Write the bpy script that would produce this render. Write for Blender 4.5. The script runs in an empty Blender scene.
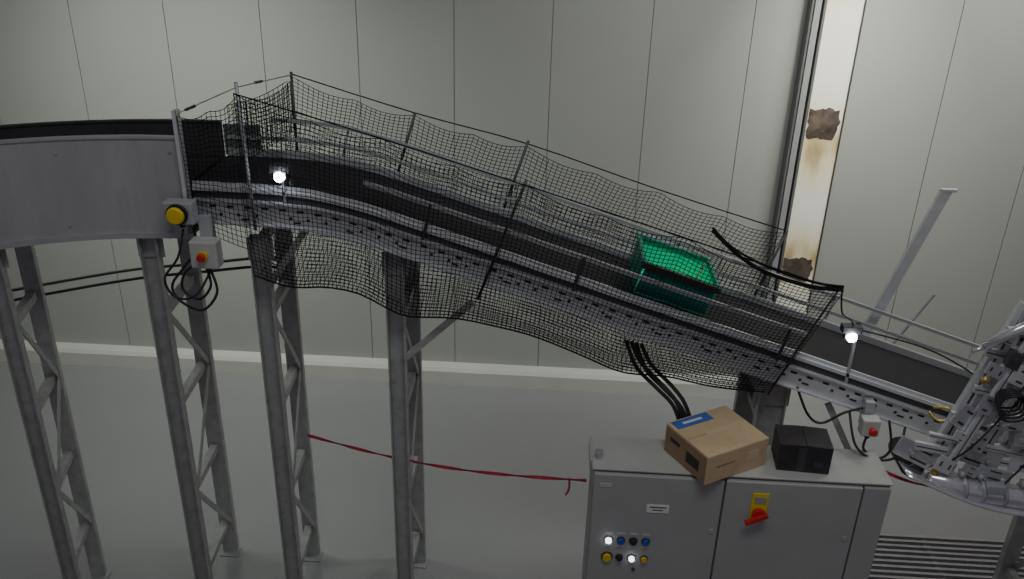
import bpy, math, random, bmesh
from mathutils import Vector, Matrix
random.seed(4)
SC=bpy.context.scene
COL=SC.collection
# ------------------------------------------------------------ materials
def mat(name,col,rough=0.5,metal=0.0,var=0.08,scale=6.0,bump=0.0,emit=None,es=0.0,stretch=None,spots=None,spec=None):
    m=bpy.data.materials.new(name); m.use_nodes=True
    nt=m.node_tree; b=nt.nodes['Principled BSDF']
    b.inputs['Roughness'].default_value=rough; b.inputs['Metallic'].default_value=metal
    if spec is not None: b.inputs['Specular IOR Level'].default_value=spec
    tc=nt.nodes.new('ShaderNodeTexCoord'); mp=nt.nodes.new('ShaderNodeMapping')
    if stretch: mp.inputs['Scale'].default_value=stretch
    nt.links.new(tc.outputs['Object'],mp.inputs['Vector'])
    n=nt.nodes.new('ShaderNodeTexNoise'); n.inputs['Scale'].default_value=scale; n.inputs['Detail'].default_value=6
    nt.links.new(mp.outputs['Vector'],n.inputs['Vector'])
    r=nt.nodes.new('ShaderNodeValToRGB')
    r.color_ramp.elements[0].position=0.3; r.color_ramp.elements[1].position=0.7
    r.color_ramp.elements[0].color=[c*(1-var) for c in col]+[1]
    r.color_ramp.elements[1].color=[min(1,c*(1+var)) for c in col]+[1]
    nt.links.new(n.outputs['Fac'],r.inputs['Fac'])
    out=r.outputs['Color']
    if spots:
        n2=nt.nodes.new('ShaderNodeTexNoise'); n2.inputs['Scale'].default_value=spots[0]; n2.inputs['Detail'].default_value=8
        nt.links.new(mp.outputs['Vector'],n2.inputs['Vector'])
        r2=nt.nodes.new('ShaderNodeValToRGB'); r2.color_ramp.elements[0].position=spots[1]; r2.color_ramp.elements[1].position=spots[1]+0.2
        nt.links.new(n2.outputs['Fac'],r2.inputs['Fac'])
        mx=nt.nodes.new('ShaderNodeMixRGB'); mx.inputs['Color2'].default_value=list(spots[2])+[1]
        nt.links.new(r2.outputs['Color'],mx.inputs['Fac']); nt.links.new(out,mx.inputs['Color1']); out=mx.outputs['Color']
    nt.links.new(out,b.inputs['Base Color'])
    if bump:
        bp=nt.nodes.new('ShaderNodeBump'); bp.inputs['Strength'].default_value=bump; bp.inputs['Distance'].default_value=0.01
        nt.links.new(n.outputs['Fac'],bp.inputs['Height']); nt.links.new(bp.outputs['Normal'],b.inputs['Normal'])
    if emit:
        b.inputs['Emission Color'].default_value=list(emit)+[1]; b.inputs['Emission Strength'].default_value=es
    return m
M={}
M['wall']=mat('wall_panel',(0.41,0.42,0.395),0.45,0,0.03,0.6)
M['joint']=mat('panel_joint',(0.36,0.36,0.34),0.8)
M['floor']=mat('epoxy_floor',(0.285,0.285,0.295),0.20,0,0.04,0.5)
M['kerb']=mat('white_kerb',(0.60,0.61,0.56),0.5,0,0.04,3)
M['paint']=mat('grey_paint',(0.34,0.345,0.35),0.45,0.1,0.05,9)
M['leg']=mat('leg_galvanised',(0.42,0.425,0.42),0.42,0.15,0.12,11,spots=(16,0.5,(0.34,0.345,0.34)))
M['panel']=mat('guard_sheet',(0.44,0.43,0.43),0.42,0.1,0.10,5,stretch=(1,1,0.3),spots=(10,0.5,(0.38,0.37,0.375)))
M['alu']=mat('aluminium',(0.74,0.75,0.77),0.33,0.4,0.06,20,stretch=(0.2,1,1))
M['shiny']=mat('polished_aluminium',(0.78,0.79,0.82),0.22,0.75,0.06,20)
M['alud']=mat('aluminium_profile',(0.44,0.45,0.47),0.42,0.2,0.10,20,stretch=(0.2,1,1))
M['rubber']=mat('belt_rubber',(0.020,0.018,0.022),0.6,0,0.2,30,0.1,spec=0.35)
M['black']=mat('black_plastic',(0.025,0.024,0.027),0.5,0,0.15,12)
M['dark']=mat('dark_steel',(0.075,0.075,0.08),0.5,0.3,0.1,12)
M['colgrey']=mat('column_paint',(0.14,0.14,0.145),0.5,0.1,0.1,12)
M['net']=mat('net_cord',(0.015,0.015,0.017),0.9,0,0.1,40,spec=0.1)
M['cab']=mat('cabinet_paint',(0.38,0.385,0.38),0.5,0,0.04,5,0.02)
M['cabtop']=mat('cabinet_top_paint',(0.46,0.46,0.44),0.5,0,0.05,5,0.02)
M['card']=mat('cardboard',(0.62,0.45,0.27),0.8,0,0.06,14)
M['cardd']=mat('cardboard_printed',(0.33,0.22,0.13),0.8,0,0.06,14)
M['tape']=mat('packing_tape',(0.68,0.52,0.33),0.35,0,0.03,10)
M['blue']=mat('blue_print',(0.06,0.15,0.50),0.6,0,0.05,10)
M['blackbox']=mat('black_card',(0.032,0.026,0.030),0.6,0,0.25,10)
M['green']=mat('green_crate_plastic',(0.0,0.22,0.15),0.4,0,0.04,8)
M['greenb']=mat('bright_green_crate_plastic',(0.0,0.95,0.52),0.4,0,0.04,8)  # crate green brightened to paint in light on inner walls and base
M['teal']=mat('teal_crate_plastic',(0.0,0.17,0.145),0.45,0,0.04,8)  # same crate, shade of the near face put into the colour
M['yellow']=mat('yellow_plastic',(0.75,0.55,0.02),0.4)
M['red']=mat('red_plastic',(0.55,0.02,0.02),0.4)
M['redtape']=mat('barrier_tape',(0.45,0.03,0.07),0.5,0,0.2,20)
M['white']=mat('white_plastic',(0.75,0.75,0.74),0.4)
M['ltgrey']=mat('light_grey_enclosure',(0.52,0.52,0.50),0.45)
M['bluebtn']=mat('blue_button',(0.02,0.08,0.5),0.3)
M['lamp']=mat('lit_lens',(0.9,0.95,1.0),0.3,emit=(0.85,0.93,1.0),es=28)  # emission paints the bright reflection off the sensor reflector
M['lampw']=mat('lit_white_button',(0.9,0.95,1.0),0.3,emit=(0.9,0.95,1.0),es=3)
M['rust']=mat('rusty_patch',(0.085,0.065,0.055),0.95,0.0,0.5,9,0.1,spots=(7,0.52,(0.17,0.13,0.10)))
M['hole']=mat('slot_shadow',(0.04,0.04,0.04),0.9)
M['brass']=mat('brass_fitting',(0.6,0.42,0.12),0.35,0.8)
M['grate']=mat('grate_steel',(0.34,0.33,0.35),0.45,0.3,0.08,10)
def flashmat():
    m=bpy.data.materials.new('wall_flashing'); m.use_nodes=True; nt=m.node_tree; b=nt.nodes['Principled BSDF']; b.inputs['Roughness'].default_value=0.6
    tc=nt.nodes.new('ShaderNodeTexCoord'); sp=nt.nodes.new('ShaderNodeSeparateXYZ'); nt.links.new(tc.outputs['Object'],sp.inputs[0])
    n=nt.nodes.new('ShaderNodeTexNoise'); n.inputs['Scale'].default_value=3.5; n.inputs['Detail'].default_value=4; n.inputs['Roughness'].default_value=0.45
    mp=nt.nodes.new('ShaderNodeMapping'); mp.inputs['Scale'].default_value=(1.6,1,0.7); nt.links.new(tc.outputs['Object'],mp.inputs['Vector']); nt.links.new(mp.outputs['Vector'],n.inputs['Vector'])
    acc=None
    for z0,hw in ((3.02,0.62),(4.75,0.42),(1.80,0.55)):
        s=nt.nodes.new('ShaderNodeMath'); s.operation='SUBTRACT'; nt.links.new(sp.outputs['Z'],s.inputs[0]); s.inputs[1].default_value=z0
        a=nt.nodes.new('ShaderNodeMath'); a.operation='ABSOLUTE'; nt.links.new(s.outputs[0],a.inputs[0])
        d=nt.nodes.new('ShaderNodeMapRange'); d.inputs['From Min'].default_value=0; d.inputs['From Max'].default_value=hw; d.inputs['To Min'].default_value=1; d.inputs['To Max'].default_value=0
        nt.links.new(a.outputs[0],d.inputs['Value'])
        if acc is None: acc=d
        else:
            mm=nt.nodes.new('ShaderNodeMath'); mm.operation='MAXIMUM'; nt.links.new(acc.outputs[0],mm.inputs[0]); nt.links.new(d.outputs[0],mm.inputs[1]); acc=mm
    mu=nt.nodes.new('ShaderNodeMath'); mu.operation='MULTIPLY'; nt.links.new(acc.outputs[0],mu.inputs[0]); nt.links.new(n.outputs['Fac'],mu.inputs[1])
    r=nt.nodes.new('ShaderNodeValToRGB'); e=r.color_ramp.elements
    e[0].position=0.06; e[0].color=(1.0,1.0,0.90,1); e[1].position=0.70; e[1].color=(0.32,0.22,0.12,1)
    x=e.new(0.30); x.color=(0.95,0.88,0.62,1); x=e.new(0.48); x.color=(0.68,0.53,0.29,1)
    nt.links.new(mu.outputs[0],r.inputs['Fac']); nt.links.new(r.outputs['Color'],b.inputs['Base Color']); return m
M['flash']=flashmat()
# ------------------------------------------------------------ mesh builder
class B:
    def __init__(s): s.v=[]; s.f=[]; s.mi=[]; s.tf=None
    def add(s,vs,fs,mi=0):
        o=len(s.v); s.v+= [tuple(v) for v in vs]; s.f+=[tuple(i+o for i in f) for f in fs]; s.mi+=[mi]*len(fs)
    def box(s,c,size,R=None,mi=0):
        c=Vector(c); h=Vector(size)/2; vs=[]
        for x in(-1,1):
            for y in(-1,1):
                for z in(-1,1):
                    d=Vector((x*h.x,y*h.y,z*h.z)); 
                    if R: d=R@d
                    vs.append(c+d)
        s.add(vs,[(0,1,3,2),(4,6,7,5),(0,4,5,1),(2,3,7,6),(0,2,6,4),(1,5,7,3)],mi)
        return s
    def bx(s,a,b,mi=0):
        a=Vector(a);b=Vector(b); return s.box((a+b)/2,[abs(t) for t in (b-a)],None,mi)
    def beam(s,p,q,w,h,side=(0,1,0),mi=0):
        p=Vector(p);q=Vector(q);d=(q-p);L=d.length;d.normalize()
        y=Vector(side);y=(y-d*y.dot(d)).normalized();z=d.cross(y)
        R=Matrix((d,y,z)).transposed()
        return s.box((p+q)/2,(L,w,h),R,mi)
    def channel(s,p,q,w,h,t=0.012,side=(0,1,0),mi=0):
        p=Vector(p);q=Vector(q);d=(q-p).normalized()
        y=Vector(side);y=(y-d*y.dot(d)).normalized();z=d.cross(y)
        s.beam(p,q,w,t,y,mi)
        for k in(-1,1):
            o=y*(k*(w/2-t/2))+z*(h/2)
            s.beam(p+o,q+o,t,h,y,mi)
        return s
    def cyl(s,p,q,r,n=16,r2=None,mi=0):
        p=Vector(p);q=Vector(q);r2=r if r2 is None else r2
        d=(q-p).normalized(); a=d.orthogonal().normalized(); b=d.cross(a)
        vs=[p+(a*math.cos(t)+b*math.sin(t))*r for t in [2*math.pi*i/n for i in range(n)]]
        vs+=[q+(a*math.cos(t)+b*math.sin(t))*r2 for t in [2*math.pi*i/n for i in range(n)]]
        fs=[(i,(i+1)%n,n+(i+1)%n,n+i) for i in range(n)]+[tuple(range(n))[::-1],tuple(range(n,2*n))]
        s.add(vs,fs,mi); return s
    def tube(s,pts,r,n=8,smooth=6,mi=0,radii=None):
        P=[Vector(p) for p in pts]
        if smooth and len(P)>2:
            Q=[]
            for i in range(len(P)-1):
                a=P[max(i-1,0)];b=P[i];c=P[i+1];d=P[min(i+2,len(P)-1)]
                for k in range(smooth):
                    t=k/smooth
                    Q.append(0.5*((2*b)+(c-a)*t+(2*a-5*b+4*c-d)*t*t+(3*b-a-3*c+d)*t**3))
            Q.append(P[-1]);P=Q
        m=len(P); vs=[]; a=None
        for i,p in enumerate(P):
            d=(P[min(i+1,m-1)]-P[max(i-1,0)]).normalized()
            a=d.orthogonal().normalized() if a is None else (a-d*a.dot(d)).normalized()
            b=d.cross(a); rr=r if radii is None else r*radii(i/(m-1))
            vs+=[p+(a*math.cos(2*math.pi*k/n)+b*math.sin(2*math.pi*k/n))*rr for k in range(n)]
        fs=[(i*n+k,i*n+(k+1)%n,(i+1)*n+(k+1)%n,(i+1)*n+k) for i in range(m-1) for k in range(n)]
        fs+=[tuple(range(n))[::-1],tuple(range((m-1)*n,m*n))]
        s.add(vs,fs,mi); return s
    def sweep(s,sections,mi=0):
        n=len(sections[0]); vs=[v for sec in sections for v in sec]; m=len(sections)
        fs=[(i*n+k,i*n+(k+1)%n,(i+1)*n+(k+1)%n,(i+1)*n+k) for i in range(m-1) for k in range(n)]
        fs+=[tuple(range(n))[::-1],tuple(range((m-1)*n,m*n))]
        s.add(vs,fs,mi); return s
    def make(s,name,mats,parent=None,bevel=0,smooth=False,wire=0,label=None):
        if s.tf: s.v=[s.tf(v) for v in s.v]
        me=bpy.data.meshes.new(name); me.from_pydata(s.v,[],s.f)
        if not isinstance(mats,(list,tuple)): mats=[mats]
        for m in mats: me.materials.append(M[m])
        me.polygons.foreach_set('material_index',s.mi)
        if smooth:
            me.polygons.foreach_set('use_smooth',[len(f)==4 for f in s.f])
        me.update()
        if not wire:
            bm=bmesh.new(); bm.from_mesh(me); bmesh.ops.recalc_face_normals(bm,faces=bm.faces); bm.to_mesh(me); bm.free()
        o=bpy.data.objects.new(name,me); COL.objects.link(o)
        if parent: 
            o.parent=parent; o.matrix_parent_inverse=parent.matrix_world.inverted()
        if bevel:
            md=o.modifiers.new('bevel','BEVEL'); md.width=bevel; md.segments=2; md.limit_method='ANGLE'
        if wire:
            md=o.modifiers.new('wire','WIREFRAME'); md.thickness=wire; md.use_even_offset=False; md.use_boundary=True
        if label: o['label']=label
        return o
def thing(name,loc,label,cat,group=None):
    e=bpy.data.objects.new(name,None); e.location=loc; e.empty_display_size=0.1; COL.objects.link(e)
    e.matrix_world=Matrix.Translation(Vector(loc))
    e['label']=label; e['category']=cat
    if group: e['group']=group
    return e
def tag(o,label,cat,group=None):
    o['label']=label;o['category']=cat
    if group:o['group']=group
    return o
def struct(o): o['kind']='structure'; return o

# ------------------------------------------------------------ room shell
WY=9.1
b=B(); b.bx((-14,-4,-0.1),(14,WY+0.3,0)); struct(b.make('floor','floor'))
b=B(); b.bx((-14,WY+0.02,0),(14,WY+0.25,9),1)
x=-5.07-9
while x<14:
    b.bx((max(x+0.004,-14),WY,0.0),(min(x+0.996,14),WY+0.03,9),0); x+=1.0
struct(b.make('wall_back',['wall','joint']))
b=B()
prof=[(WY,0),(WY-0.14,0),(WY-0.14,0.17),(WY-0.11,0.21),(WY,0.23)]
b.sweep([[(-14,y,z) for y,z in prof],[(14,y,z) for y,z in prof]])
struct(b.make('baseboard_back','kerb'))

col=thing('steel_column',(2.52,WY-0.1,0),'grey steel channel column against panelled wall','column')
b=B(); b.bx((2.43,WY-0.16,0),(2.450,WY-0.001,9)); b.bx((2.555,WY-0.13,0),(2.58,WY-0.001,9)); b.bx((2.450,WY-0.05,0),(2.555,WY-0.001,9)); b.make('channel','colgrey',col)
b=B(); b.bx((2.470,WY-0.13,0),(2.530,WY-0.10,9)); b.make('web','paint',col)
b=B(); b.bx((2.582,WY-0.03,0),(2.965,WY-0.001,9)); b.bx((2.966,WY-0.045,0),(2.980,WY-0.001,9),1)
b.make('flashing_strip',['flash','dark'],col,label='pale flashing strip streaked with rust stains')
for (z0,z1) in ((3.15,3.47),(1.52,1.80)):
    b=B(); n=40; ring=[]
    for i in range(n):
        a=2*math.pi*i/n; ca,sa=math.cos(a),math.sin(a); k=1/max(abs(ca),abs(sa))
        rr=k**0.8*(1+0.06*math.sin(5*a+1)+0.05*math.sin(11*a)+0.03*math.sin(19*a))
        ring.append((2.775+0.158*ca*rr,(z0+z1)/2+(z1-z0)*0.49*sa*rr))
    b.sweep([[(x_,WY-0.030,z_) for x_,z_ in ring],[(x_,WY-0.037,z_) for x_,z_ in ring]])
    b.make('rust_patch','rust',col,label='flat ragged dark brown rust patch')

# ------------------------------------------------------------ inclined conveyor
YN,YF=5.25,5.95
SL=0.32
XC=-1.5
def zb(X):
    d=(X-XC)/0.16
    return 3.68-SL*0.16*math.log(1+math.exp(min(d,60)))
XE=4.3
def xs(a,c,n=60): return [a+(c-a)*i/n for i in range(n+1)]
def strip(b,y0,y1,o0,o1,a=-2.32,c=XE,n=70,mi=0):
    b.sweep([[(X,y0,zb(X)+o0),(X,y1,zb(X)+o0),(X,y1,zb(X)+o1),(X,y0,zb(X)+o1)] for X in xs(a,c,n)],mi); return b
inc=thing('inclined_belt_conveyor',(0.5,5.6,2.6),'long inclined conveyor with black belt and perforated aluminium side frames','conveyor')
b=B(); strip(b,YN+0.04,YF-0.035,-0.03,0.0); b.make('belt','rubber',inc)
b=B(); strip(b,YN+0.05,YF-0.05,-0.14,-0.11); b.make('return_belt','rubber',inc)
def frame(y0,y1,yo):
    b=B(); strip(b,y0,y1,-0.26,-0.09)
    strip(b,min(y0,yo),max(y0,yo),-0.26,-0.248); strip(b,min(y0,yo),max(y0,yo),-0.102,-0.09)
    X=-2.2; k=0
    while X<XE-0.1:
        z=zb(X); R=Matrix.Rotation(math.atan(SL) if X>XC else 0,3,'Y')
        b.box((X,y0,z-0.14),(0.045,0.006,0.016),R,1)
        if k%4!=3: b.box((X+0.05,y0,z-0.195),(0.020,0.006,0.018),R,1)
        if k%3==1: b.box((X+0.09,y0,z-0.225),(0.05,0.006,0.013),R,1)
        X+=0.115; k+=1
    return b
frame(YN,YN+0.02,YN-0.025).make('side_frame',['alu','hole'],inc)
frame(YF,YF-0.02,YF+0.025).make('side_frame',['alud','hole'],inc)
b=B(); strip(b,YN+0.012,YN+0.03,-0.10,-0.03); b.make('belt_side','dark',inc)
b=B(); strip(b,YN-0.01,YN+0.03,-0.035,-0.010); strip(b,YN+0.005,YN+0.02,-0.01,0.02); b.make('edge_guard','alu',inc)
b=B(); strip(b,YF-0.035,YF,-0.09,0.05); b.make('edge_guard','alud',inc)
b=B(); strip(b,YF-0.03,YF-0.01,0.12,0.145); b.make('guide_rail','alud',inc)
b=B(); strip(b,YF-0.01,YF+0.01,0.25,0.275,-2.0,XE); b.make('guide_rail','alud',inc)
b=B(); strip(b,YN-0.01,YN+0.01,0.15,0.18,-1.2,1.75); b.make('guide_rail','alud',inc)
for X in (-1.5,-0.3,0.9,2.1,3.3):
    b=B(); b.beam((X-0.03,YF+0.02,zb(X)-0.1),(X+0.05,YF+0.02,zb(X)+0.26),0.012,0.016); b.make('rail_post','alud',inc)
for X in (-0.8,0.2,1.6):
    b=B(); b.beam((X-0.03,YN-0.015,zb(X)-0.10),(X+0.03,YN-0.015,zb(X)+0.16),0.008,0.02); b.make('rail_post','dark',inc)
for X in (-1.9,-0.9,0.1,1.1,2.1,3.0,3.9):
    b=B(); b.bx((X,YN+0.02,zb(X)-0.24),(X+0.06,YF-0.02,zb(X)-0.18)); b.make('cross_member','dark',inc)
b=B(); b.channel((-2.335,YN-0.03,3.5),(-2.335,YN-0.03,4.17),0.05,0.03,0.008); b.make('end_post','alu',inc)
b=B(); b.bx((-2.34,YF-0.02,3.68),(-2.08,YF,3.90)); b.make('end_guard','colgrey',inc)
for p,r in (((-2.15,3.50),0.07),((-1.85,3.46),0.06)):
    b=B(); b.cyl((p[0],YN+0.06,p[1]),(p[0],YF-0.06,p[1]),r,20); b.make('roller','alud',inc,smooth=True)

# ------------------------------------------------------------ curved conveyor
cur=thing('curved_belt_conveyor',(-3.2,5.4,3.4),'curved conveyor section with tall grey sheet metal side guards','conveyor')
C=Vector((-2.35,3.05,0))
def arc(b,r0,r1,z0,z1,a1=62,n=40,mi=0):
    secs=[]
    for i in range(n+1):
        t=math.radians(a1*i/n); u=Vector((-math.sin(t),math.cos(t),0))
        secs.append([C+u*r0+Vector((0,0,z0)),C+u*r1+Vector((0,0,z0)),C+u*r1+Vector((0,0,z1)),C+u*r0+Vector((0,0,z1))])
    b.sweep(secs,mi)
    return b
ri,ro=2.2,2.88
b=B(); arc(b,ri-0.015,ri+0.0,3.33,3.98); b.make('inner_side_guard','panel',cur)
b=B(); arc(b,ro,ro+0.015,3.33,3.91); b.make('outer_side_guard','dark',cur)
b=B(); arc(b,ri-0.025,ri+0.02,3.98,3.995); b.make('top_trim','alud',cur)
b=B(); arc(b,ro-0.01,ro+0.02,3.91,3.925); b.make('top_trim','dark',cur)
b=B(); arc(b,ri+0.03,ro-0.03,3.65,3.68); b.make('belt','rubber',cur)
b=B(); arc(b,ri+0.01,ri+0.03,3.70,3.97); b.make('inner_liner','dark',cur)
b=B(); arc(b,ri,ro,3.33,3.36); b.make('bottom_pan','dark',cur)
b=B(); arc(b,ri-0.03,ri-0.016,3.31,3.35); b.make('bottom_flange','alud',cur)
for t in (2,20,38,56):
    for z in (3.42,3.90):
        b=B()
        t_=math.radians(t); u=Vector((-math.sin(t_),math.cos(t_),0)); p=C+u*(ri-0.015)+Vector((0,0,z)); b.cyl(p,p-u*0.010,0.010,8)
        b.make('bolt','alud',cur)
# ------------------------------------------------------------ supports
def support(pn,pf,ztop,label,w=0.125,zs=(0.35,1.15,1.95,2.7)):
    pn=Vector(pn);pf=Vector(pf)
    t=thing('conveyor_support_frame',((pn+pf)/2),label,'support frame','conveyor support frames')
    d=(pf-pn).normalized(); side=Vector((0,0,1)).cross(d)
    for p,s in((pn,1),(pf,-1)):
        b=B(); b.channel(p+Vector((0,0,0.012)),p+Vector((0,0,ztop)),w,0.06,0.010,side if s>0 else -side)
        b.make('leg','leg',t)
        b=B(); b.box(p+Vector((0,0,0.006)),(0.16,0.13,0.012)); b.make('foot_plate','paint',t)
    zs=[z for z in zs if z<ztop-0.2]
    for z in list(zs)+[ztop-0.06]:
        b=B(); b.beam(pn+d*0.03+Vector((0,0,z)),pf-d*0.03+Vector((0,0,z)),0.06,0.06,side); b.make('cross_bar','leg',t)
    for i in range(len(zs)-1):
        a,c=(pn,pf) if i%2 else (pf,pn)
        b=B(); b.beam(a-side*0.045+Vector((0,0,zs[i])),c-side*0.045+Vector((0,0,zs[i+1])),0.010,0.045,side); b.make('diagonal_brace','leg',t)
    b=B(); b.box(pn+d*(-0.012)+Vector((0,0,ztop-0.10)),(w+0.05,0.01,0.16),Matrix((side,d,Vector((0,0,1)))).transposed()); b.make('gusset_plate','leg',t)
    return t
L='tall grey galvanised steel trestle legs with cross bracing under conveyor'
support((-3.60,5.02,0),(-3.73,5.52,0),3.31,L,0.11,(0.6,1.3,2.0,2.7))
support((-2.68,5.30,0),(-2.72,5.92,0),3.32,L)
support((-1.94,5.33,0),(-1.98,5.92,0),3.32,L)
support((-1.03,5.33,0),(-1.03,5.92,0),zb(-1.03)-0.27,L)
support((1.62,5.36,0),(1.62,5.90,0),zb(1.62)-0.32,L,0.2)
support((4.0,5.36,0),(4.0,5.90,0),zb(4.0)-0.32,L,0.12)
for (p,q) in (((-0.98,5.30,2.44),(-0.50,5.27,2.92)),((2.0,5.30,2.25),(2.25,5.27,1.80)),((-1.9,5.3,2.95),(-1.6,5.27,3.4))):
    b=B(); b.beam(p,q,0.02,0.045,(0,1,0)); b.make('frame_brace','leg',inc)

# ------------------------------------------------------------ nets
NW=0.0060
def pl(P,x):
    for i in range(len(P)-1):
        if x<=P[i+1][0] or i==len(P)-2:
            t=(x-P[i][0])/(P[i+1][0]-P[i][0]); return P[i][1]+(P[i+1][1]-P[i][1])*t
def smoothpl(P,x):
    h=0.12
    xs_=[min(max(x+h*k/3,P[0][0]),P[-1][0]) for k in range(-3,4)]
    return sum(pl(P,q) for q in xs_)/7
def grid(vs,nu,nv): return [(i*(nv+1)+j,(i+1)*(nv+1)+j,(i+1)*(nv+1)+j+1,i*(nv+1)+j+1) for i in range(nu) for j in range(nv)]
def netpatch(top,bot,nu,nv,y,bulge,parent,sag=0.05,ybot=0,name='mesh_panel',samp_amp=0.03,nsc=2,wire=NW):
    b=B(); vs=[]
    for i in range(nu+1):
        u=i/nu; tx=top[0][0]+(top[-1][0]-top[0][0])*u; tz=pl(top,tx); bx_=bot[0][0]+(bot[-1][0]-bot[0][0])*u; bz=smoothpl(bot,bx_)
        s=0
        for k in range(len(top)-1):
            if top[k][0]<=tx<=top[k+1][0]:
                w=(tx-top[k][0])/(top[k+1][0]-top[k][0]); s=math.sin(math.pi*w)*sag*(top[k+1][0]-top[k][0])
                s+=samp_amp*abs(math.sin(math.pi*w*nsc))
        for j in range(nv+1):
            v=j/nv
            X=tx+(bx_-tx)*v+0.006*math.sin(i*0.22+j*0.15); Z=tz+(bz-tz)*v-s*(1-v)**2
            Y=y+ybot*v+bulge*math.sin(math.pi*v)*(0.8+0.2*math.sin(i*0.10))
            vs.append((X,Y,Z))
    b.add(vs,grid(vs,nu,nv)); b.make(name,'net',parent,wire=wire)
nn=thing('safety_net',(0,5.15,3.2),'black knotted safety netting strung on thin poles along the conveyor','safety net','conveyor safety nets')
ntop=[(-1.94,4.30),(-1.05,4.06),(-0.16,3.80),(0.85,3.50),(1.89,3.18)]
nbot=[(-1.95,3.10),(-1.75,2.99),(-1.45,3.03),(-1.15,2.96),(-1.02,2.82),(-0.6,2.84),(-0.1,2.74),(0.30,2.58),(0.55,2.46),(0.8,2.48),(1.15,2.40),(1.52,2.38)]
netpatch(ntop,nbot,126,40,5.15,-0.05,nn,0.03,0.04)
netpatch([(-2.33,4.14),(-1.94,4.28)],[(-2.33,3.42),(-1.95,3.25)],13,26,5.19,0.0,nn,0.08)
for (tx,tz),(bx_,bz),m,r in (((-1.94,4.36),(-1.92,3.4),'alud',0.012),((-0.16,3.82),(-0.46,2.97),'dark',0.010),((1.89,3.20),(1.55,2.35),'dark',0.008)):
    b=B(); b.cyl((tx,5.20,tz),(bx_,5.215,bz),r,8); b.make('net_pole',m,nn,smooth=True)
b=B(); b.tube([(x,5.15,z) for x,z in ntop],0.005,6,4); b.make('top_rope','net',nn)
fn=thing('safety_net',(0,6.04,3.2),'black knotted safety netting strung on thin poles along the conveyor','safety net','conveyor safety nets')
ftop=[(-1.84,4.23),(-0.98,3.99),(-0.18,3.80),(0.78,3.50),(1.72,3.23)]
fbot=[(-1.95,3.60),(-1.4,3.52),(-0.45,3.22),(0.5,2.92),(1.5,2.6)]
netpatch(ftop,fbot,104,21,6.03,0.05,fn,0.03)
for (tx,tz),(bx_,bz) in (((-1.84,4.27),(-1.84,3.4)),((-0.98,4.02),(-1.2,3.3)),((-0.18,3.85),(-0.45,3.0)),((1.72,3.26),(1.45,2.4))):
    b=B(); b.cyl((tx,6.0,tz),(bx_,5.99,bz),0.010,8); b.make('net_pole','dark',fn,smooth=True)
b=B(); b.tube([(x,6.02,z+0.02) for x,z in ftop],0.005,6,4); b.make('top_rope','net',fn)
def quadnet(p00,p10,p11,p01,nu,nv,parent,sagv=0.0,name='mesh_panel'):
    b=B();vs=[]
    for i in range(nu+1):
        for j in range(nv+1):
            u=i/nu;v=j/nv
            P=(Vector(p00)*(1-u)*(1-v)+Vector(p10)*u*(1-v)+Vector(p11)*u*v+Vector(p01)*(1-u)*v)
            P.z-=sagv*math.sin(math.pi*u)*(1-v)
            vs.append(P)
    b.add(vs,grid(vs,nu,nv)); b.make(name,'net',parent,wire=NW)
quadnet((-1.86,6.02,4.2),(-1.95,5.17,4.30),(-1.95,5.17,3.85),(-1.86,6.02,3.85),22,12,nn,0.08)
quadnet((-2.32,6.0,4.02),(-1.88,6.02,4.2),(-1.90,6.02,3.70),(-2.32,6.0,3.70),13,14,nn,0.03)
b=B();vs=[];nu,nv=104,22
for i in range(nu+1):
    u=i/nu; X=-1.92+(1.45+1.92)*u; zn=smoothpl(nbot,X); zf=zb(X)-0.30
    for j in range(nv+1):
        v=j/nv; Y=5.19+(5.98-5.19)*v
        vs.append((X,Y,zn+(zf-zn)*v-0.06*math.sin(math.pi*v)))
b.add(vs,grid(vs,nu,nv)); b.make('under_net','net',nn,wire=NW)
b=B(); b.tube([(x,5.19,smoothpl(nbot,x)) for x in [-1.95+3.47*k/40 for k in range(41)]],0.006,6,0); b.make('bottom_rope','net',nn)
b=B()
b.tube([(1.18,6.0,3.24),(1.36,5.9,3.10),(1.5,5.6,3.10),(1.72,5.3,3.14),(1.90,5.18,3.18)],0.014,8,8)
b.tube([(1.18,6.0,3.26),(1.33,5.92,3.14),(1.52,5.62,3.13),(1.75,5.3,3.17),(1.90,5.18,3.20)],0.009,8,8)
b.make('gathered_rope','net',nn)
tw=thing('tension_wire',(-2.1,5.4,4.2),'thin steel tension wire with turnbuckles tied to posts','wire')
b=B(); b.tube([(-2.335,5.21,4.15),(-1.94,5.19,4.33)],0.004,6,0); b.tube([(-1.94,5.19,4.33),(-1.84,6.0,4.25)],0.004,6,0); b.make('wire','alud',tw)
b=B(); b.cyl((-2.28,5.21,4.175),(-2.21,5.205,4.205),0.009,8); b.make('turnbuckle','dark',tw)
b=B(); b.cyl((-1.91,5.45,4.307),(-1.90,5.55,4.295),0.009,8); b.make('turnbuckle','dark',tw)

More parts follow.
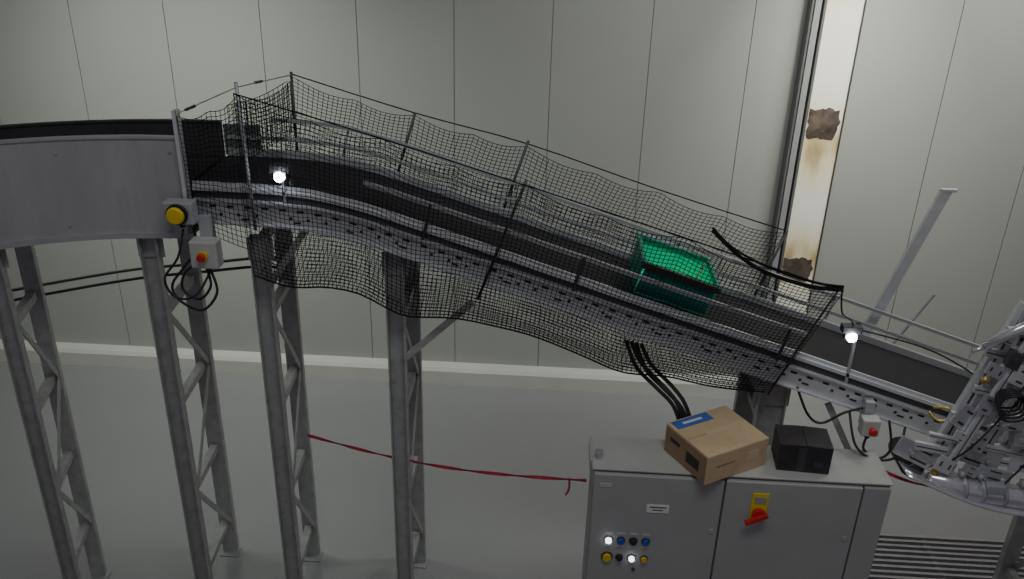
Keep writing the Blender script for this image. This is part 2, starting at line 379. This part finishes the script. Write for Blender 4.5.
# ------------------------------------------------------------ crate on the belt
ang=math.atan(SL)
CX=0.82;CYc=5.575
cr=thing('green_plastic_crate',(CX,CYc,zb(CX)+0.004),'green solid-sided open plastic tote travelling on the black belt','crate')
R=Matrix.Rotation(ang,3,'Y'); O=Vector((CX,CYc,zb(CX)+0.004))
def T(p): return O+R@Vector(p)
lx,ly,hz=0.25,0.24,0.23
def wallq(name,m,lo0,lo1,out,h0=0.02,h1=hz,taper=0.015):
    b=B(); o=Vector(out); a=Vector(lo0);c=Vector(lo1); th=o*0.008; vs=[]
    for z in(h0,h1):
        k=o*(taper*z/hz)
        for p in(a,c):
            for s in(0,1): vs.append(T(p+k+th*s+Vector((0,0,z))))
    b.add(vs,[(0,2,3,1),(4,5,7,6),(0,1,5,4),(2,6,7,3),(0,4,6,2),(1,3,7,5)])
    return b.make(name,m,cr)
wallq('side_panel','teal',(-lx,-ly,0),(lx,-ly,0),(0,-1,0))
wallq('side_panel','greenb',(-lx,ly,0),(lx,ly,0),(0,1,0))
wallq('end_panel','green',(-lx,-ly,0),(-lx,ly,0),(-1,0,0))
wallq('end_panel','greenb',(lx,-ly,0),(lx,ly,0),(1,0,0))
b=B(); b.box(T((0,0,0.012)),(2*lx,2*ly,0.02),R); b.make('base','greenb',cr)
e=0.022
for s in(-1,1):
    b=B(); b.box(T((0,s*(ly+e-0.005),hz-0.01)),(2*lx+2*e,0.04,0.045 if s<0 else 0.035),R); b.make('rim','black' if s<0 else 'green',cr,bevel=0.004)  # near rim black, painting in the shaded gap below the opening
    b=B(); b.box(T((s*(lx+e-0.005),0,hz-0.005)),(0.03,2*ly+2*e-0.05,0.03),R); b.make('rim','green',cr,bevel=0.004)

# ------------------------------------------------------------ sensors
def sensor(p,label):
    t=thing('photo_sensor',p,label,'sensor','conveyor photo sensors'); p=Vector(p)
    b=B(); b.box(p+Vector((0,0,0.045)),(0.13,0.07,0.05)); b.box(p+Vector((0.05,0.03,0.0)),(0.03,0.01,0.16)); b.make('housing','dark',t,bevel=0.008)
    b=B(); b.cyl(p+Vector((0,-0.03,0.0)),p+Vector((0,-0.055,-0.012)),0.035,20,0.028); b.make('lit_lens','lamp',t,smooth=True)
    b=B(); b.box(p+Vector((0,0.0,0.0)),(0.085,0.05,0.07)); b.make('lamp_shroud','dark',t,bevel=0.01)
    return t
sensor((-1.72,5.22,3.78),'dark sensor housing with bright white lit lens by the belt')
sensor((2.02,5.22,2.84),'dark sensor housing with bright white lit lens by the belt')
for p in ((-1.72,5.27,3.7),(2.07,5.27,2.74)):
    b=B(); b.bx((p[0]-0.010,p[1]-0.03,zb(p[0])-0.1),(p[0]+0.010,p[1]-0.015,p[2]+0.09)); b.make('sensor_bracket','paint',inc)

# ------------------------------------------------------------ emergency stops
def estop(p,boxm,btn,size,label,r=0.055,ring=None):
    t=thing('emergency_stop_box',p,label,'emergency stop','emergency stop boxes'); p=Vector(p); s=Vector(size)
    b=B(); b.box(p,s); b.make('housing',boxm,t,bevel=0.012)
    q=p+Vector((0,-s.y/2,0))
    if ring:
        b=B(); b.cyl(q,q-Vector((0,0.02,0)),r*1.15,28); b.make('collar',ring,t,smooth=True)
    b=B(); b.cyl(q,q-Vector((0,0.03,0)),r*0.5,20); b.cyl(q-Vector((0,0.03,0)),q-Vector((0,0.055,0)),r,28,r*0.85); b.make('push_button',btn,t,bevel=0.006,smooth=True)
    b=B(); b.cyl(p-Vector((0,0,s.z/2)),p-Vector((0,0,s.z/2+0.03)),0.018,12); b.make('cable_gland','black',t)
    return t
estop((-2.36,5.12,3.54),'alud','yellow',(0.19,0.10,0.15),'grey switch box with large yellow round button on conveyor',0.06,'black')
estop((-2.22,5.10,3.27),'ltgrey','red',(0.18,0.11,0.19),'light grey control box with red mushroom button hung under conveyor',0.03,'yellow')
estop((2.24,5.12,2.20),'ltgrey','red',(0.12,0.09,0.13),'light grey control box with red mushroom button hung under conveyor',0.03)
for a,c in (((-2.44,5.17,3.36),(-2.36,5.185,3.46)),((-2.27,5.155,3.3),(-2.19,5.22,3.5)),((2.21,5.17,2.15),(2.27,5.24,2.35))):
    b=B(); b.bx(a,c); b.make('box_bracket','alud',inc)
# ------------------------------------------------------------ cables
def cable(pts,label,r=0.009,m='black',name='cable'):
    b=B(); b.tube(pts,r,8,8); o=b.make(name,m,smooth=True); tag(o,label,'cable','conveyor cables'); return o
lab='black electrical cable hanging in a loop below conveyor'
cable([(-2.24,5.12,3.15),(-2.22,5.10,3.03),(-2.31,5.1,2.93),(-2.42,5.12,2.99),(-2.40,5.14,3.10),(-2.30,5.17,3.20),(-2.33,5.2,3.4)],lab,0.009)
cable([(-2.20,5.09,3.15),(-2.17,5.07,3.00),(-2.28,5.06,2.87),(-2.43,5.08,2.92),(-2.48,5.10,3.02),(-2.40,5.13,3.14),(-2.2,5.2,3.38)],lab,0.009)
cable([(-2.36,5.12,3.42),(-2.39,5.05,3.25),(-2.49,5.03,3.10),(-2.43,5.03,2.97),(-2.28,5.03,3.01),(-2.17,5.2,3.25)],lab,0.008)
cable([(-4.2,5.5,2.65),(-3.3,6.02,2.68),(-2.68,6.05,2.76),(-2.25,6.04,2.83),(-1.95,6.0,2.85)],'long dark conduit run strapped along trestle legs',0.012,'dark')
cable([(-4.2,5.5,2.57),(-3.3,6.02,2.60),(-2.68,6.05,2.69),(-2.25,6.04,2.76),(-1.95,6.0,2.78)],'long dark conduit run strapped along trestle legs',0.012,'dark')
for k in range(4):
    o=0.035*k; w_=(0.0,0.03,-0.02,0.02)[k]
    cable([(0.56+o,5.32,2.66-0.2*o),(0.64+o,5.28,2.48+w_),(0.78+o+w_,5.22,2.36),(0.91+o*0.8,5.18,2.24+w_*0.5),(0.97+o*0.8,5.15,2.08),(0.98+o*0.8,5.14,1.90)],'thick black cable dropping from conveyor behind cabinet',0.014)
cable([(1.75,5.25,2.4),(1.85,5.22,2.2),(1.95,5.2,2.15),(2.1,5.2,2.25),(2.3,5.22,2.3)],lab,0.009)
cable([(2.24,5.12,2.12),(2.23,5.1,2.02),(2.34,5.10,1.95),(2.42,5.12,2.02),(2.40,5.2,2.2)],lab,0.009)
cable([(2.12,5.2,2.25),(2.15,5.06,2.08),(2.28,5.05,1.98),(2.44,5.06,2.0),(2.52,5.2,2.15)],lab,0.009)
cable([(1.89,5.17,3.18),(1.92,5.17,3.02),(2.0,5.2,2.95),(2.02,5.2,2.91)],'thin black sensor lead tied to net pole',0.006)
cable([(2.06,5.2,2.89),(2.5,5.2,2.78),(2.8,5.2,2.64),(3.0,5.2,2.5)],'thin black sensor lead along conveyor rail',0.006)

# ------------------------------------------------------------ leaning strut bolted to the conveyor
b=B(); b.channel((2.30,6.03,1.95),(2.79,6.03,3.60),0.075,0.03,0.01,(1,0,-0.3))
for i in range(16):
    p=Vector((2.30,6.036,1.95)).lerp(Vector((2.79,6.036,3.60)),(i+0.5)/16); b.box(p,(0.012,0.014,0.04),Matrix.Rotation(0.29,3,'Y'),1)
b.box((2.80,6.03,3.605),(0.11,0.03,0.02))
b.make('leaning_strut',['alu','dark'],inc,label='pale perforated leaning strut')
b=B(); b.beam((2.58,6.02,2.20),(2.88,6.02,2.80),0.015,0.016); b.make('leaning_rod','alud',inc)

# ------------------------------------------------------------ machine on the end
ma=thing('diverter_machine',(3.2,5.0,0),'cluttered pale aluminium sorting machine with motor, brackets and coiled hoses','machine')
def tf(v): 
    z=v[2]; return (v[0]-0.09-0.20*(z-1.8),v[1],z+0.13)
def mb(): 
    b=B(); b.tf=tf; return b
for p,q,w,h in (((2.72,4.98,1.86),(3.30,4.98,3.10),0.04,0.09),((2.86,5.02,1.86),(3.44,5.02,3.10),0.04,0.05),((2.98,4.98,1.80),(3.55,4.98,3.00),0.04,0.07),((3.16,5.06,1.80),(3.75,5.06,3.1),0.04,0.07),((2.85,4.94,2.3),(3.7,4.94,2.15),0.03,0.06),((2.98,4.92,2.52),(3.7,4.92,2.40),0.03,0.05),((3.05,4.94,2.78),(3.8,4.94,2.62),0.03,0.06),((3.15,4.90,2.96),(3.8,4.90,2.9),0.03,0.04),((2.62,4.92,2.07),(3.6,4.92,1.9),0.03,0.06),((2.70,4.90,2.17),(3.3,4.90,2.05),0.03,0.035),((2.84,4.86,2.0),(3.28,4.86,2.92),0.03,0.05)):
    b=mb(); b.beam(p,q,w,h)
    y=Vector((0,-w/2,0)); b.beam(Vector(p)+y,Vector(q)+y,0.004,h*0.15,mi=1)
    b.make('profile_arm',['alu','dark'],ma,bevel=0.004)
plates=[((3.10,4.93,2.45),(0.20,0.02,0.42),0.42),((3.35,4.91,2.62),(0.16,0.02,0.30),0.42),((3.0,4.9,2.03),(0.34,0.02,0.16),0.35),((2.66,4.93,1.98),(0.34,0.02,0.15),0.5),((3.33,4.9,2.02),(0.2,0.02,0.22),0.1),((3.28,4.95,2.94),(0.10,0.02,0.24),0.3),((2.92,4.89,2.32),(0.12,0.02,0.18),0.6),((3.22,4.88,2.30),(0.14,0.02,0.12),0.2),((3.12,4.87,1.90),(0.22,0.02,0.10),0.25),((3.45,4.88,2.82),(0.12,0.02,0.16),0.2),((2.80,4.90,1.88),(0.14,0.02,0.12),0.8)]
for k in range(16):
    f=k/15; c=Vector((2.84+0.5*f+0.12*math.sin(k*2.3),4.87-0.012*(k%4),1.88+1.12*f+0.07*math.cos(k*1.9)))
    plates.append((c,(0.06+0.03*(k%3),0.016,0.05+0.03*(k%4)),0.42 if k%2 else -1.1))
for i,(c,s,a) in enumerate(plates):
    b=mb(); R=Matrix.Rotation(a,3,'Y'); b.box(c,s,R)
    for k in (-1,1): b.box(Vector(c)+R@Vector((0,-s[1]/2-0.001,k*s[2]*0.28)),(s[0]*0.35,0.003,s[2]*0.10),R,1)
    b.make('mounting_plate',['shiny' if i%3==0 else ('alu' if i%3==1 else 'alud'),'hole'],ma,bevel=0.003)
for p in ((3.05,4.92,2.56),(3.14,4.92,2.38),(3.32,4.90,2.70),(2.93,4.89,2.06),(3.08,4.89,1.99),(2.6,4.92,2.0),(2.74,4.92,1.93),(3.42,4.90,2.53),(3.3,4.89,2.08),(3.38,4.89,1.96),(3.27,4.94,3.0),(3.3,4.94,2.88)):
    b=mb(); b.cyl(p,(p[0],p[1]-0.03,p[2]),0.016,12); b.make('bolt','paint',ma,smooth=True)
for p,q,r in (((3.0,4.85,2.86),(3.38,4.85,3.10),0.030),((3.12,4.84,2.32),(3.42,4.84,2.42),0.026)):
    b=mb(); b.cyl(p,q,r,16); d=(Vector(p)-Vector(q)).normalized()*0.09; b.cyl(Vector(p),Vector(p)+d,r*0.35,10); b.cyl(Vector(q),Vector(q)-d*0.2,r*1.2,16); b.make('air_cylinder','shiny',ma,smooth=True)
b=mb(); b.cyl((2.62,4.96,1.86),(2.62,5.20,1.86),0.085,28); b.cyl((2.62,4.93,1.86),(2.62,4.96,1.86),0.04,20); b.make('pulley','dark',ma,bevel=0.006,smooth=True)
b=mb(); b.tube([(2.70,4.90,1.83),(2.84,4.88,1.80),(3.0,4.87,1.77),(3.3,4.87,1.73),(3.6,4.87,1.69)],0.078,28,6,radii=lambda t: min(1.0,0.45+2.6*t)); b.make('motor_body','shiny',ma,smooth=True)
for x0 in (2.90,3.02,3.16,3.30):
    z0=1.795-0.135*(x0-2.9)
    b=mb(); b.cyl((x0,4.87,z0),(x0+0.025,4.87,z0-0.003),0.086,28); b.box((x0+0.012,4.87,z0+0.10),(0.03,0.05,0.04)); b.make('motor_clamp','alud',ma,smooth=True)
b=mb(); b.box((3.10,4.79,1.85),(0.12,0.06,0.07)); b.make('terminal_box','alud',ma,bevel=0.008)
b=mb(); secs=[]
for k in range(17):
    f=k/16; X=2.52+1.08*f; Z=1.92-0.30*math.sin(min(1,f*1.25)*math.pi/2)+0.04*f
    secs.append([(X,4.76,Z),(X,4.94,Z-0.01),(X,4.94,Z+0.004),(X,4.76,Z+0.014)])
b.sweep(secs); b.make('curved_skid','shiny',ma,smooth=True)
b=mb()
for k in range(5):
    c=Vector((3.14+0.006*k,4.81-0.013*k,2.52-0.01*k)); r=0.07+0.006*k
    b.tube([c+Vector((math.cos(a)*r+0.2*math.sin(a)*r,0.01*math.sin(3*a),math.sin(a)*r*1.05)) for a in [2*math.pi*i/14 for i in range(15)]],0.008,6,3)
b.make('coiled_hose','black',ma,smooth=True)
for pts in ([(3.14,4.80,2.44),(3.0,4.79,2.25),(2.9,4.80,2.12),(2.82,4.85,2.0)],[(3.2,4.80,2.57),(3.3,4.79,2.75),(3.35,4.80,2.95)],[(3.2,4.80,2.47),(3.35,4.79,2.3),(3.3,4.79,2.1),(3.15,4.78,1.9)]):
    b=mb(); b.tube(pts,0.006,6,6); b.make('hose','black',ma,smooth=True)
b=B(); b.tube([(2.62,5.15,2.32),(2.68,5.1,2.28),(2.76,5.1,2.31),(2.72,5.1,2.38),(2.64,5.14,2.36)],0.011,8,6); b.make('brass_fitting','brass',ma,smooth=True)
for p,q in (((2.98,4.82,2.62),(3.02,4.82,2.66)),((2.72,4.88,1.90),(2.75,4.88,1.87))):
    b=mb(); b.cyl(p,q,0.018,10); b.make('brass_fitting','brass',ma,smooth=True)
for c,s,a,m in (((3.42,4.88,2.92),(0.14,0.10,0.12),0,'dark'),((3.28,4.87,2.2),(0.14,0.08,0.10),0,'alud'),((3.18,4.85,2.78),(0.08,0.06,0.12),0.4,'dark'),((3.0,4.86,2.2),(0.08,0.05,0.07),0.3,'alud'),((3.45,4.86,2.4),(0.1,0.06,0.14),0.2,'alud')):
    b=mb(); b.box(c,s,Matrix.Rotation(a,3,'Y')); b.box(Vector(c)+Vector((0,-s[1]/2,0)),(s[0]*0.6,0.012,s[2]*0.4),None); b.make('valve_block',m,ma,bevel=0.006)
b=B(); b.bx((4.05,4.98,0.012),(4.15,5.08,2.2)); b.box((4.10,5.03,0.006),(0.22,0.22,0.012)); b.bx((3.0,5.0,2.1),(4.12,5.05,2.16)); b.make('leg','leg',ma)

# ------------------------------------------------------------ cabinet
CY=4.74; X0,X1=0.365,2.31; ZT=2.0; CD=0.37
cb=thing('electrical_cabinet',((X0+X1)/2,CY+CD/2,0),'large grey steel electrical control cabinet with two doors','cabinet')
b=B(); b.bx((X0,CY+0.02,0.1),(X1,CY+CD,ZT-0.016)); b.make('body','cab',cb,bevel=0.006)
b=B(); b.bx((X0+0.02,CY+0.04,0.0),(X1-0.02,CY+CD-0.02,0.1)); b.make('plinth','dark',cb)
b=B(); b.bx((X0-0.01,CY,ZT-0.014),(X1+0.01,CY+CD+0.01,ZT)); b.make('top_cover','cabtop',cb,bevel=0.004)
xd=[(X0+0.005,1.228),(1.240,2.125)]
doors=[]
for a,c in xd:
    b=B(); b.bx((a,CY-0.02,0.12),(c,CY+0.018,ZT-0.03)); d=b.make('door','cab',cb,bevel=0.008); doors.append(d)
b=B(); b.bx((2.138,CY-0.012,0.12),(X1,CY+0.018,ZT-0.03)); b.make('end_panel','cab',cb,bevel=0.008)
b=B(); b.bx((X0+0.02,CY+0.10,ZT),(X0+0.05,CY+0.14,ZT+0.05)); b.box((X0+0.035,CY+0.12,ZT+0.06),(0.05,0.02,0.04)); b.make('lifting_lug','alud',cb)
b=B(); b.bx((X0-0.025,CY+0.06,ZT-0.06),(X0-0.01,CY+0.3,ZT+0.02)); b.make('side_bracket','alud',cb)
b=B(); b.bx((0.735,CY-0.024,1.68),(0.885,CY-0.02,1.745)); 
b.bx((0.755,CY-0.0255,1.722),(0.865,CY-0.0235,1.730),1); b.bx((0.775,CY-0.0255,1.700),(0.845,CY-0.0235,1.707),1)
b.make('label_plate',['white','dark'],doors[0])
b=B(); b.bx((0.41,CY-0.024,1.87),(0.49,CY-0.02,1.90)); b.make('label_plate','ltgrey',doors[0])
ISX=1.475
b=B(); b.bx((ISX-0.055,CY-0.028,1.67),(ISX+0.055,CY-0.02,1.89)); b.make('isolator_plate','yellow',doors[1],bevel=0.004)
b=B(); b.cyl((ISX,CY-0.028,1.73),(ISX,CY-0.06,1.73),0.045,24); b.box((ISX-0.02,CY-0.075,1.715),(0.16,0.03,0.035),Matrix.Rotation(-0.5,3,'Y')); b.make('isolator_handle','red',doors[1],bevel=0.006)
b=B(); b.bx((ISX-0.04,CY-0.031,1.81),(ISX+0.04,CY-0.027,1.86)); b.make('warning_mark','paint',doors[1])
bx0=0.50
def button(x,z,m,r=0.022):
    b=B(); b.cyl((x,CY-0.02,z),(x,CY-0.028,z),r*1.35,20,mi=1); b.cyl((x,CY-0.028,z),(x,CY-0.045,z),r,20); b.make('push_button',[m,'dark'],doors[0],smooth=True)
for i,m in enumerate(['lampw','bluebtn','black','bluebtn']): button(bx0+i*0.085,1.43,m)
for i,m in enumerate(['yellow','black','lampw','yellow']): button(bx0+i*0.085,1.28,m, 0.03 if i==0 else 0.02)
for i in range(4):
    for z in (1.375,1.485):
        b=B(); b.bx((bx0+i*0.085-0.028,CY-0.0225,z-0.008),(bx0+i*0.085+0.028,CY-0.02,z+0.008)); b.make('button_legend','ltgrey',doors[0])
b=B(); b.cyl((0.69,CY-0.02,1.18),(0.69,CY-0.03,1.18),0.012,12); b.make('keyhole','dark',doors[0])
for z in (0.6,1.55):
    b=B(); b.bx((1.17,CY-0.026,z-0.02),(1.20,CY-0.02,z+0.02)); b.make('door_lock','alud',doors[0],bevel=0.003)
    b=B(); b.bx((2.06,CY-0.026,z-0.02),(2.09,CY-0.02,z+0.02)); b.make('door_lock','alud',doors[1],bevel=0.003)

# ------------------------------------------------------------ boxes on the cabinet
def boxthing(name,c,rz,label,cat):
    t=thing(name,c,label,cat); R=Matrix.Rotation(rz,3,'Z'); c=Vector(c)
    def P(x,y,z): return c+R@Vector((x,y,z))
    return t,R,P
t,R,P=boxthing('cardboard_box',(1.18,4.94,2.001),math.radians(31),'brown cardboard carton with blue printed stripe, taped shut on cabinet top','box')
W,D,Hh=0.51,0.44,0.21
b=B(); b.box(P(0,0,Hh/2),(W,D,Hh),R); b.make('carton_body','card',t,bevel=0.004)
for s in (-1,1):
    b=B(); b.box(P(0.0,s*(D/4+0.001),Hh+0.0025),(W,D/2-0.004,0.005),R); b.make('top_flap','card',t)
b=B(); b.box(P(0.08,-0.001,Hh+0.006),(W*0.68,0.045,0.002),R); b.make('packing_tape','tape',t)
b=B(); b.box(P(-0.08,D/2-0.055,Hh+0.006),(0.30,0.09,0.002),R,0); b.box(P(-0.08,D/2-0.055,Hh+0.0075),(0.16,0.022,0.001),R,1); b.make('blue_label',['blue','white'],t)
b=B(); b.box(P(-W/2-0.0015,0,Hh/2),(0.003,D-0.02,Hh-0.015),R,0); b.box(P(-W/2-0.0035,-0.08,0.10),(0.002,0.13,0.08),R,1); b.box(P(-W/2-0.0035,0.11,0.13),(0.002,0.10,0.03),R,1); b.make('printed_end',['cardd','blackbox'],t)
b=B(); b.box(P(0.13,-D/2-0.001,0.12),(0.10,0.002,0.06),R,0); b.box(P(-0.1,-D/2-0.001,0.12),(0.15,0.002,0.012),R,1); b.make('printed_mark',['tape','cardd'],t)
t,R,P=boxthing('black_box',(1.755,4.94,2.001),math.radians(-4),'small dark closed carton standing on cabinet top','box')
b=B(); b.box(P(0,0,0.10),(0.34,0.24,0.20),R); b.make('carton_body','blackbox',t,bevel=0.004)
for s in(-1,1):
    b=B(); b.box(P(s*0.086,0,0.203),(0.168,0.24,0.005),R@Matrix.Rotation(s*0.04,3,'Y')); b.make('top_flap','blackbox',t)
b=B(); b.box(P(-0.02,-0.1215,0.1),(0.05,0.002,0.18),R); b.box(P(0.09,-0.1215,0.07),(0.06,0.002,0.04),R); b.make('printed_mark','dark',t)

# ------------------------------------------------------------ barrier tapes
def tape(pts,label):
    b=B(); P=[Vector(p) for p in pts]; Q=[]
    for i in range(len(P)-1):
        a=P[max(i-1,0)];p=P[i];c=P[i+1];d=P[min(i+2,len(P)-1)]
        for k in range(8):
            t=k/8; Q.append(0.5*((2*p)+(c-a)*t+(2*a-5*p+4*c-d)*t*t+(3*p-a-3*c+d)*t**3))
    Q.append(P[-1])
    secs=[]
    for i,q in enumerate(Q):
        tw=0.5*math.sin(i*0.6); o=Vector((0,math.sin(tw),math.cos(tw)))*0.012; n=Vector((0,0.002,0))
        secs.append([q-o-n,q-o+n,q+o+n,q+o-n])
    b.sweep(secs); o=b.make('barrier_tape','redtape'); tag(o,label,'tape','barrier tapes'); return o
A=Vector((-1.90,5.84,1.36)); E=Vector((0.34,5.0,1.70))
tape([A.lerp(E,k/8)-Vector((0,0,0.09*math.sin(math.pi*k/8))) for k in range(9)],'red barrier tape sagging from trestle leg to cabinet')
tape([(2.33,4.99,1.93),(2.6,4.98,1.84),(3.0,5.12,1.72),(3.4,5.2,1.66),(4.2,5.3,1.6)],'red barrier tape tied to cabinet end')
b=B(); b.tube([(0.22,5.03,1.69),(0.22,5.02,1.60),(0.20,5.02,1.55)],0.008,6,4); tag(b.make('tape_tail','redtape'),'loose knotted end of red barrier tape','tape')

# ------------------------------------------------------------ floor grating
g=thing('floor_grating',(3.8,6.1,0),'metal slatted grating lying on grey floor','grating')
y=5.75
while y<6.62:
    b=B(); b.bx((2.75,y,0.02),(5.4,y+0.028,0.05)); b.make('slat','grate',g); y+=0.07
for X in (2.75,3.6,4.5,5.35): 
    b=B(); b.bx((X,5.72,0.0),(X+0.05,6.66,0.02)); b.make('bearer','grate',g)

# ------------------------------------------------------------ lights & world
w=bpy.data.worlds.new('World'); SC.world=w; w.use_nodes=True
w.node_tree.nodes['Background'].inputs['Color'].default_value=(0.96,0.86,1.0,1); w.node_tree.nodes['Background'].inputs['Strength'].default_value=0.13
def area(loc,target,sx,sy,power,color=(1,1,1),spread=180):
    l=bpy.data.lights.new('area_light','AREA'); l.shape='RECTANGLE'; l.size=sx; l.size_y=sy; l.energy=power; l.color=color; l.spread=math.radians(spread)
    o=bpy.data.objects.new('area_light',l); o.location=loc
    o.rotation_euler=(Vector(target)-Vector(loc)).to_track_quat('-Z','Y').to_euler(); COL.objects.link(o)
area((-3.9,6.7,5.9),(-3.8,9.1,0.9),2.6,0.4,52,(0.92,1,0.87),100)
area((4.2,6.6,6.6),(3.6,9.1,2.6),2.2,0.4,85,(1,1,0.90),130)
area((0.6,7.0,6.6),(0.6,8.9,0.2),2.0,0.3,10,(0.95,1,0.93),110)
area((2.8,7.6,6.0),(2.78,9.1,3.6),0.3,0.3,9,(1,0.98,0.85),60)  # extra light added to brighten the flashing strip
area((0.5,1.5,9.5),(0.5,5.5,2.5),4,1.5,58,(0.93,1.0,0.95),110)

# ------------------------------------------------------------ camera
cd=bpy.data.cameras.new('camera'); cam=bpy.data.objects.new('camera',cd); COL.objects.link(cam)
cd.sensor_width=36; cd.lens=870/1024*36; cd.clip_end=200
Rm=Matrix.Rotation(math.radians(2.55),3,'Z')@Matrix.Rotation(math.radians(90-25.1),3,'X')@Matrix.Rotation(math.radians(1.6),3,'Z')
cam.matrix_world=Matrix.Translation((0,0,5.5))@Rm.to_4x4()
SC.camera=cam
